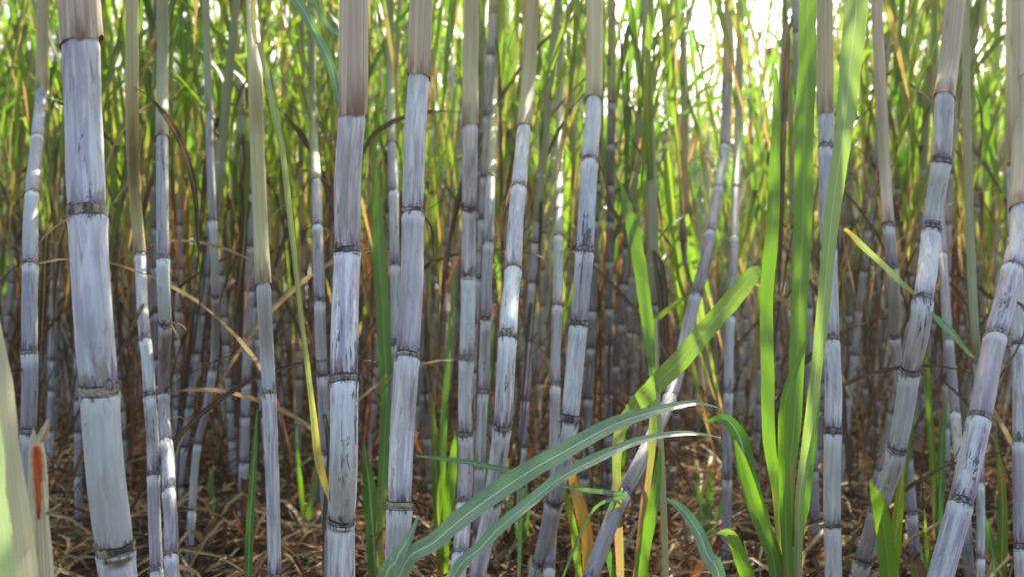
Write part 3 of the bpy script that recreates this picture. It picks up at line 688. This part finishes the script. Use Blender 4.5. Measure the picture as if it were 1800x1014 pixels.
shoot('yellow green narrow blades at the bottom right beside the edge cane', 1755, 2.0, [
    ([(1748, 760, 2.2, 4), (1760, 850, 2.15, 16), (1764, 930, 2.1, 20), (1760, 1010, 2.05, 20)], 'leaf_b', dict(n=20)),
    ([(1720, 880, 2.1, 3), (1738, 940, 2.08, 14), (1748, 1010, 2.05, 16)], 'leaf_dark', dict(n=16)),
])
shoot('narrow upright leaves between the long leaning cane and the greenish slender cane', 1650, 2.4, [
    ([(1618, 560, 2.6, 3), (1628, 640, 2.55, 12), (1636, 740, 2.5, 14), (1642, 860, 2.45, 14)], 'leaf_b', dict(n=20)),
    ([(1665, 700, 2.5, 3), (1656, 780, 2.48, 14), (1650, 880, 2.44, 16)], 'leaf_dark', dict(n=18)),
])
shoot('dark low shoot in the shade right of the thickest cane', 430, 1.9, [
    ([(452, 720, 2.0, 3), (446, 800, 1.98, 12), (440, 900, 1.95, 16), (436, 1000, 1.92, 16)], 'leaf_dark', dict(n=18)),
])
# pale young cane in the bottom left corner, very close
M['blade_lime'] = leaf_mat('leaf_pale_lime', (0.36, 0.52, 0.16), (0.66, 0.76, 0.44), (0.50, 0.66, 0.26), rib=(0.6, 0.72, 0.45), trans=0.35, dry=-0.1, ribw=0.02)
M['blade_cream'] = leaf_mat('leaf_cream', (0.42, 0.40, 0.20), (0.76, 0.70, 0.50), (0.65, 0.6, 0.35), rib=(0.6, 0.5, 0.3), trans=0.3, dry=0.02, ribw=0.02, drycol=(0.45, 0.40, 0.15))
shoot('pale young plant cut off by the left edge, broad cream and light green blades', 20, 0.98, [
    ([(-22, 440, 1.02, 4), (-8, 560, 1.02, 18), (8, 700, 1.01, 32), (26, 840, 1.00, 36), (48, 1010, 0.99, 44), (64, 1200, 0.98, 54), (50, 1500, 0.98, 50)], 'blade_cream', dict(n=34, fold=0.3)),
    ([(-70, 520, 0.93, 6), (-45, 640, 0.93, 50), (-36, 800, 0.93, 84), (-20, 1010, 0.93, 100), (5, 1250, 0.94, 100), (12, 1550, 0.96, 70)], 'blade_lime', dict(n=34, fold=0.35)),
])
# small shoots low in the litter, one in each gap of the front row
for q, (px, d_, w_) in enumerate([(375, 2.7, 'left of the straw sheathed cane'), (535, 2.8, 'right of the straw sheathed cane'),
                   (925, 2.5, 'right of the scarred centre cane'), (1065, 2.9, 'right of the bending cane'), (1240, 2.6, 'left of the tall clump'), (1500, 2.3, 'right of the blade hidden cane'),
                   (1640, 2.0, 'right of the long leaning cane'), (1782, 2.3, 'at the right edge')]):
    bl_ = []
    for _ in range(rnd.randint(2, 4)):
        h_ = rnd.uniform(70, 240); dx = rnd.uniform(-45, 45); wd = rnd.uniform(8, 17)
        y0 = gpy(d_)
        bl_.append(([(px+dx, y0-h_, d_+rnd.uniform(-.12, .12), 2), (px+dx*.8, y0-h_*.72, d_+rnd.uniform(-.05, .05), wd*.8), (px+dx*.4, y0-h_*.4, d_, wd)], rnd.choice(['leaf_fg', 'leaf_dark', 'leaf_b', 'leaf_fg']), dict(n=16, twist=rnd.uniform(-1, 1), fold=.35)))
    shoot('small thin green shoot low in the litter ' + w_, px, d_, bl_)
# leaves that hang from the front canes are parts of those canes
r_, at_, sp_, b_ = D_
blade(r_, b_, [(452, 75, 1.72, 12), (464, 110, 1.70, 16), (478, 180, 1.66, 18), (493, 260, 1.64, 17), (508, 360, 1.62, 16), (520, 470, 1.6, 14), (533, 590, 1.6, 14), (546, 700, 1.6, 16), (556, 790, 1.6, 22), (572, 850, 1.6, 18), (584, 890, 1.6, 4)],
      'leaf_pale_green', n=44, fold=0.6, ws_k=.62, label='long drooping leaf fading from whitish green to yellow at its tip')
blade(r_, b_, [(452, 78, 1.72, 8), (445, 40, 1.75, 10), (450, -40, 1.8, 12), (470, -140, 1.85, 14)], 'leaf_yellow', n=16)
r_, at_, sp_, b_ = B_
blade(r_, b_, [(600, 196, 1.36, 8), (592, 160, 1.36, 14), (578, 110, 1.37, 18), (556, 60, 1.38, 20), (525, 5, 1.4, 20), (480, -50, 1.42, 18), (410, -90, 1.45, 12)], 'leaf_dusty_glare', n=26, fold=0.4, label='dusty pale leaf leaving the joint up to the left')
blade(r_, b_, [(602, 60, 1.37, 5), (585, 55, 1.4, 9), (560, 20, 1.42, 12), (530, -40, 1.44, 12), (500, -120, 1.5, 10)], 'leaf_dusty_glare', n=20)
r_, at_, sp_, b_ = J_
blade(r_, b_, [(1632, 548, 1.68, 5), (1650, 565, 1.67, 12), (1675, 590, 1.66, 13), (1700, 615, 1.66, 8), (1712, 628, 1.66, 3)], 'leaf_dusty_glare', n=18)
blade(r_, b_, [(1618, 528, 1.70, 6), (1590, 500, 1.72, 13), (1550, 460, 1.74, 15), (1510, 425, 1.76, 15), (1485, 402, 1.78, 8)], 'leaf_pale_green', n=22, fold=0.35, ws_k=.68, label='short yellow leaf with an orange tip pointing up left')

# thin leaf crossing between the bluish white cane and the centre canes
shoot('shoot with thin pale leaves lying almost level, right of the bluish white cane', 905, 1.75, [
    ([(732, 800, 1.62, 3), (780, 806, 1.64, 8), (850, 818, 1.67, 11), (905, 835, 1.7, 10), (915, 900, 1.72, 9)], 'leaf_dusty_glare', dict(n=24)),
    ([(975, 850, 1.6, 3), (1040, 862, 1.62, 10), (1100, 872, 1.65, 8), (1040, 900, 1.68, 6)], 'leaf_dusty_glare', dict(n=22)) ,
])

# broken stump with the red rotted streak
def stump():
    d = 1.05; px = 72; base = W(px, gpy(d), d); base.z = 0
    root = thing('cane_stump', 'torn cream coloured cane stump with a raw red orange streak, beside the left edge', 'cane stump', base)
    pts = [W(66, 772, d), W(64, 800, d), W(66, 850, d), W(68, 920, d), W(72, 1010, d), W(74, 1200, d), W(px, gpy(d)+15, d)]
    wd = [20, 28, 33, 37, 42, 46, 48]
    c = catmull([tuple(p)+(w_*d/F/2,) for p, w_ in zip(pts, wd)], 60)
    P = [Vector(q[:3])-base for q in c]; rs = [q[3] for q in c]
    k = NT('stump_rind'); u, v, _ = k.sep(k.uv())
    ang = k.math('MULTIPLY', u, 6.28318)
    st = k.noise(k.vec(k.math('MULTIPLY', k.math('COSINE', ang), 6.0), k.math('MULTIPLY', k.math('SINE', ang), 6.0), k.math('MULTIPLY', v, 6.0)), 1.0, 5, 0.65)
    col = k.mix(k.ss(st, 0.35, 0.65), (0.44, 0.36, 0.20), (0.74, 0.66, 0.46))
    m1 = k.done(k.princ(col, 0.6, k.bump(st, 0.5, 0.002)))
    m_ = MB(); tube(m_, P, lambda i, a: rs[i]*(1+0.06*math.sin(3*a+i*0.2)), 20, True, 0, None, lambda i, a: (0.010*math.sin(a*2+1)+0.005*math.sin(a*5)+.004*math.sin(a*9+2)) if i == 0 else (0.004*math.sin(a*2+1) if i == 1 else 0))
    link('stalk', m_.mesh('stalk', m1, uvwrap=True), root)
    k = NT('rotted_core'); u, v, _ = k.sep(k.uv())
    n_ = k.noise(k.vec(k.math('MULTIPLY', u, 3.0), k.math('MULTIPLY', v, 30.0), 0.0), 1.0, 6, 0.7)
    col = k.mix(k.ss(n_, 0.35, 0.65), (0.70, 0.14, 0.02), (0.48, 0.04, 0.012))
    col = k.mix(k.ss(k.attr('tip')[2], 0.75, 0.98, 0, 0.9), col, (0.07, 0.02, 0.01))
    eg = k.math('ADD', k.math('ABSOLUTE', k.math('SUBTRACT', u, 0.5)), k.math('MULTIPLY', k.math('SUBTRACT', n_, 0.5), 0.9))
    col = k.mix(k.ss(eg, 0.27, 0.36), col, (0.56, 0.44, 0.26))
    m2 = k.done(k.princ(col, 0.5, k.bump(n_, 0.8, 0.003)))
    m_ = MB()
    q = [(63, 784, 10), (64, 796, 20), (66, 825, 23), (66, 855, 20), (67, 885, 15), (67, 912, 5)]
    c = catmull([tuple(W(a, b, d-0.0115))+(w_*d/F,) for a, b, w_ in q], 24)
    ribbon(m_, [Vector(z[:3])-base for z in c], [max(.001, z[3]*(1+0.45*noise.noise(Vector((i*.8, 2, 2))))) for i, z in enumerate(c)], lambda i: Vector((0.1, -1, 0)), -0.35, 6, 0, 0.1)
    link('rotten_streak', m_.mesh('rotten_streak', m2), root)
    m_ = MB(); c = [W(84, 738, d+.01), W(80, 752, d+.008), W(73, 770, d+.004), W(66, 790, d)]
    c = catmull([tuple(z) for z in c], 12)
    tube(m_, [Vector(z)-base for z in c], [0.0012+0.0042*math.sin(min(1.57, i/6)) for i in range(12)], 8, True)
    link('splinter', m_.mesh('splinter', M['sheath_tan']), root)
    m_ = MB(); c = catmull([tuple(z) for z in (W(106, 886, d-.015), W(96, 893, d-.012), W(84, 902, d-.006))], 8)
    tube(m_, [Vector(z)-base for z in c], [0.0009+0.0002*i for i in range(8)], 6, True)
    link('rootlet', m_.mesh('rootlet', M['sheath_lime']), root)
stump()

# ================================================================ canes behind: templates copied one by one
def template(seed, rough='full'):
    r = random.Random(seed); parts = []
    H = r.uniform(1.7, 2.45); R0 = r.uniform(.0085, .0130)
    lean = r.uniform(0, .05); la = r.uniform(0, 6.28); bow = r.uniform(-.09, .09)
    def at(z):
        f = z/H; return Vector((math.cos(la)*lean*z+bow*math.sin(f*2.6), math.sin(la)*lean*z+bow*0.6*math.sin(f*3.3+1), z))
    bare = r.uniform(0.78, 1.3)
    # stalk with swollen joints
    ns = []; z = 0.05
    while z < bare+.1: ns.append(z); z += r.uniform(.09, .15)
    marks = [-.03]+ns+[bare+.12]; cen = []; rad = []; ups = []; dns = []
    for a, b in zip(marks, marks[1:]):
        ln = b-a
        for t in (0, .004, .012, ln*.3, ln*.6, ln-.012, ln-.003):
            if t < 0 or t > ln: continue
            cen.append(at(a+t)); ups.append(t); dns.append(ln-t)
            rad.append(R0*(1+.08*math.exp(-((ln-t)/.01)**2)+.04*math.exp(-((t)/.008)**2)))
    m_ = MB(); tube(m_, cen, rad, 9, False, r.uniform(0, 30), {'up': ups, 'dn': dns, 'seg': [.3+.5*((q//7*0.618+seed*.37) % 1) for q in range(len(cen))]})
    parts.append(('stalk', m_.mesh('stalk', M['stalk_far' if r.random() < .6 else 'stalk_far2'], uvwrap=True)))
    m_ = MB(); K = 14; zz = [bare+(H-bare)*j/K for j in range(K+1)]
    tube(m_, [at(q) for q in zz], [R0*(1.12-.75*j/K) for j in range(K+1)], 8, False, r.uniform(0, 30), {'tip': [q-bare for q in zz]})
    parts.append(('leaf_sheath', m_.mesh('leaf_sheath', M[r.choice(['sheath_green', 'sheath_olive', 'sheath_tan', 'sheath_green'])], uvwrap=True)))
    m_ = MB()
    nl = r.randint(14, 18)
    for i in range(nl):
        f = (i+r.random())/nl; z = bare+.05+(H-bare-.05)*f
        up_ = r.random() < .35
        add_leaf(m_, at(z), r.uniform(0, 6.28), R(r.uniform(66, 84)), r.uniform(.7, 1.2), r.uniform(.012, .023), R(r.uniform(25, 70) if up_ else r.uniform(140, 165)), 14, 2,
                 r.uniform(-.6, .6), .25, r.uniform(-2.2, 2.2), .3, None if up_ else r.uniform(.12, .42), .15, r, 1.6 if up_ else .9)
    parts.append(('crown', m_.mesh('crown', M['leaf' if r.random() < .62 else 'leaf_b'])))
    m_ = MB()
    for i in range(r.randint(8, 12)):
        z = r.uniform(.3, bare+.3)
        add_leaf(m_, at(z), r.uniform(0, 6.28), R(r.uniform(-20, 30)), r.uniform(.3, 1.0), r.uniform(.005, .016), R(r.uniform(85, 125)), 11, 2,
                 r.uniform(-.6, .6), .2, r.uniform(-5, 5), .5, None, .3, r, .28)
    parts.append(('dead_foliage', m_.mesh('dead_foliage', M[r.choice(['dead', 'dead', 'dead', 'dead', 'dead', 'dead_pale', 'dead_red'])])))
    return parts
temps = [template(100+i) for i in range(16)]

fronts = [(146, 'the thickest cane'), (285, 'the black jointed cane'), (463, 'the straw sheathed cane'), (608, 'the sooty cane'), (722, 'the bluish white cane'), (823, 'the rust marked cane'), (900, 'the scarred centre cane'), (1025, 'the bending cane'), (1235, 'the slanting cane'), (1458, 'the blade hidden cane'), (1622, 'the long leaning cane'), (1775, 'the heavy edge cane')]
def region(px):
    if px < 146: return 'between the left edge and the thickest cane'
    for (a, na), (b, nb) in zip(fronts, fronts[1:]):
        if px < b: return 'between ' + na + ' and ' + nb
    return 'at the far right edge'
spots = []
def ok(x, y, dmin):
    for (a, b) in front_xy:
        if (a-x)**2+(b-y)**2 < .12**2: return False
    for s_ in spots:
        if (s_[0]-x)**2+(s_[1]-y)**2 < dmin**2: return False
    return True
rp = random.Random(5)
tries = 0
while len(spots) < 270 and tries < 60000:
    tries += 1
    y = 2.5 + 5.3*rp.random()**0.95
    x = rp.uniform(-1, 1)*(0.50*y+0.35)
    if y < 3.2 and rp.random() < .45: continue
    # looser, browner gap right of the thick cane
    if ok(x, y, .10): spots.append((x, y))
spots.sort(key=lambda q: q[1])
used = [False]*16
band = {}
insts = []
for i, (x, y) in enumerate(spots):
    insts.append((900+x/y*F, x, y, rp.randrange(16)))
def far_copy(px, x, y, ti, idx, label, group):
    root = thing('sugar_cane', label, 'sugar cane', (x, y, gz(x, y)), group)
    s_ = rp.uniform(.9, 1.12)
    lean = R(1.0)+R(4.0)*max(0, (px-900)/900)+rp.gauss(0, R(3.0))
    if px < 500: lean -= R(1.5)
    if rp.random() < .06: lean += rp.choice((-1, 1))*R(rp.uniform(9, 20))
    root.rotation_euler = (rp.gauss(0, R(2.5)), lean, rp.uniform(0, 6.28))
    root.rotation_mode = 'ZXY'
    root.scale = (s_*rp.uniform(.9, 1.15),)*2+(s_,)
    if 1080 < px < 1400: root.scale = (root.scale[0], root.scale[1], .76)
    for nm, me in temps[ti]:
        o = bpy.data.objects.new(nm, me); C.objects.link(o); o.parent = root
    return root
# labels: ordinals for the nearer rows, shared labels (same group) only for the deep ones
near = [q for q in insts if q[2] < 3.9]; deep = [q for q in insts if q[2] >= 3.9]
ordn = ['first', 'second', 'third', 'fourth', 'fifth', 'sixth', 'seventh', 'eighth', 'ninth', 'tenth', 'eleventh', 'twelfth', 'thirteenth', 'fourteenth', 'fifteenth', 'sixteenth', 'seventeenth', 'eighteenth', 'nineteenth', 'twentieth']
near.sort(key=lambda q: q[0]); cnt = {}
for q in near:
    reg = region(q[0]); n_ = cnt.get(reg, 0); cnt[reg] = n_+1
    far_copy(*q, 0, '%s slim cane close behind, %s' % (ordn[min(n_, 19)], reg), 'slender canes right behind the front row')
for q in deep:
    reg = region(q[0])
    dz = 'midway back' if q[2] < 5.6 else 'far back'
    far_copy(*q, 0, 'thin leafy cane %s, %s' % (dz, reg), 'thin canes %s %s' % (dz, reg))

# beyond the counted canes: one mass of cane nobody could count
def thicket():
    root = None
    st, cr, dd = MB(), MB(), MB(); r = random.Random(77)
    for i in range(1000):
        y = 7.3+7.2*r.random(); x = r.uniform(-1, 1)*(0.52*y+.8)
        H = r.uniform(1.9, 2.8)*(.68 if 1090 < 900+x/y*F < 1400 else 1); R0 = r.uniform(.008, .012); lx = r.gauss(0, .05)+.04*max(0, x/5); ly = r.gauss(0, .04)
        P_ = [Vector((x+lx*z, y+ly*z, z-.02)) for z in (0, H*.25, H*.5, H*.75, H)]
        ln = .12
        tube(st, P_, [R0, R0, R0, R0*.8, R0*.4], 5, False, r.uniform(0, 30), {'up': [.05]*5, 'dn': [.05]*5, 'seg': [r.random()]*5})
        for j in range(6):
            z = r.uniform(.8, H); p = Vector((x+lx*z, y+ly*z, z))
            add_leaf(cr, p, r.uniform(0, 6.28), R(r.uniform(62, 84)), r.uniform(.8, 1.3), r.uniform(.018, .032), R(r.choice([r.uniform(30, 70), r.uniform(140, 165)])), 9, 1, r.uniform(-.7, .7), .2, r.uniform(-1.5, 1.5), 0, None, 0, r)
        for j in range(5):
            z = r.uniform(.3, 1.6); p = Vector((x+lx*z, y+ly*z, z))
            add_leaf(dd, p, r.uniform(0, 6.28), R(r.uniform(0, 50)), r.uniform(.4, .9), r.uniform(.012, .026), R(r.uniform(100, 150)), 7, 1, r.uniform(-1, 1), .3, r.uniform(-4, 4), 0, None, 0, r, .5)
    for i in range(620):                            # thin stalks filling the middle distance
        y = 4.3+5.0*r.random()**.8; x = r.uniform(-1, 1)*(.5*y+.4)
        if not ok(x, y, .05): continue
        H = r.uniform(1.2, 2.3); R0 = r.uniform(.0055, .0095); lx = r.gauss(0, .05)+.035*max(0, x/3); ly = r.gauss(0, .04); bw = r.gauss(0, .03)
        zs = [H*q/9 for q in range(10)]
        tube(st, [Vector((x+lx*z+bw*math.sin(z*2), y+ly*z, z-.02)) for z in zs], [R0*(1-.04*q) for q in range(10)], 6, False, r.uniform(0, 30), {'up': [.05]*10, 'dn': [.002 if q % 2 else .05 for q in range(10)], 'seg': [r.random()]*10})
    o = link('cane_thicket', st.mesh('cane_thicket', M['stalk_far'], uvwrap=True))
    me = o.data; me.materials.append(M['leaf_b']); me.materials.append(M['dead'])
    o['kind'] = 'stuff'; o['label'] = 'distant mass of cane stalks closing the view'; o['category'] = 'cane thicket'
    a = link('foliage', cr.mesh('foliage', M['leaf_b']), o); b = link('dead_foliage', dd.mesh('dead_foliage', M['dead']), o)
    a['kind'] = 'stuff'; b['kind'] = 'stuff'
thicket()

# ================================================================ litter of dead leaves on the ground
def litter(name, label, count, mat, seed, ymax=9.0, z=0.0, wmul=1.0):
    m_ = MB(); r = random.Random(seed)
    for i in range(count):
        y = 0.9+(ymax-.9)*r.random()**1.35; x = r.uniform(-1, 1)*(.52*y+.4)
        L = r.choice([r.uniform(.05, .2), r.uniform(.2, .6), r.uniform(.2, .6)]); a = r.uniform(0, 6.28) if r.random() < .55 else r.gauss(0.1, .5)
        wd = r.uniform(.004, .015)*wmul; n = 7; pts = []; cur = r.uniform(-1.5, 1.5); hump = r.uniform(.004, .05) if r.random() < .7 else r.uniform(.05, .14)
        p = Vector((x, y, 0)); tlt = r.uniform(-.5, .5)
        for j in range(n):
            s = j/(n-1); aa = a+cur*s
            p = p+Vector((math.cos(aa), math.sin(aa), 0))*(L/(n-1))
            pts.append(Vector((p.x, p.y, gz(p.x, p.y)+.006+z+r.random()*.01+hump*math.sin(s*math.pi)**1.5)))
        ws = [wd*(.35+.65*math.sin(math.pi*(.12+.85*j/(n-1)))) for j in range(n)]
        tw = r.uniform(-1.2, 1.2); t0 = r.uniform(-.9, .9)
        ribbon(m_, pts, ws, lambda q: Vector((math.sin(t0+tw*q/n), .2*math.sin(q), math.cos(t0+tw*q/n))), r.uniform(.2, .9), 2, 0, .15, r.uniform(0, 9))
    o = link(name, m_.mesh(name, M[mat])); o['kind'] = 'stuff'; o['label'] = label; o['category'] = 'leaf litter'
litter('leaf_litter', 'brown dead cane leaves matted over the ground', 7000, 'dead', 1)
litter('straw_litter', 'pale straw coloured dead leaves scattered over the ground', 5200, 'dead_pale', 2, z=.012)
litter('rusty_litter', 'rust red dead leaves scattered over the ground', 900, 'dead_red', 3, z=.008, wmul=1.6)

# ================================================================ thin sunlit air
def haze():
    m_ = MB(); x0, x1, y0, y1, z0, z1 = -700, 700, -400, 1000, -1.2, 4.6
    for x in (x0, x1):
        for y in (y0, y1):
            for z in (z0, z1): m_.vert((x, y, z))
    m_.f += [(0, 1, 3, 2), (4, 6, 7, 5), (0, 4, 5, 1), (2, 3, 7, 6), (0, 2, 6, 4), (1, 5, 7, 3)]
    k = NT('air'); v = k.n('ShaderNodeVolumePrincipled')
    v.inputs['Color'].default_value = (0.95, 0.97, 1.0, 1); v.inputs['Density'].default_value = HAZE; v.inputs['Anisotropy'].default_value = 0.8
    k.t.links.new(v.outputs[0], k.out.inputs['Volume'])
    o = link('haze', m_.mesh('haze', k.m, smooth=False)); o['kind'] = 'stuff'; o['label'] = 'thin sunlit haze between the canes'; o['category'] = 'haze'
HAZE = 0.0052
if HAZE: haze()
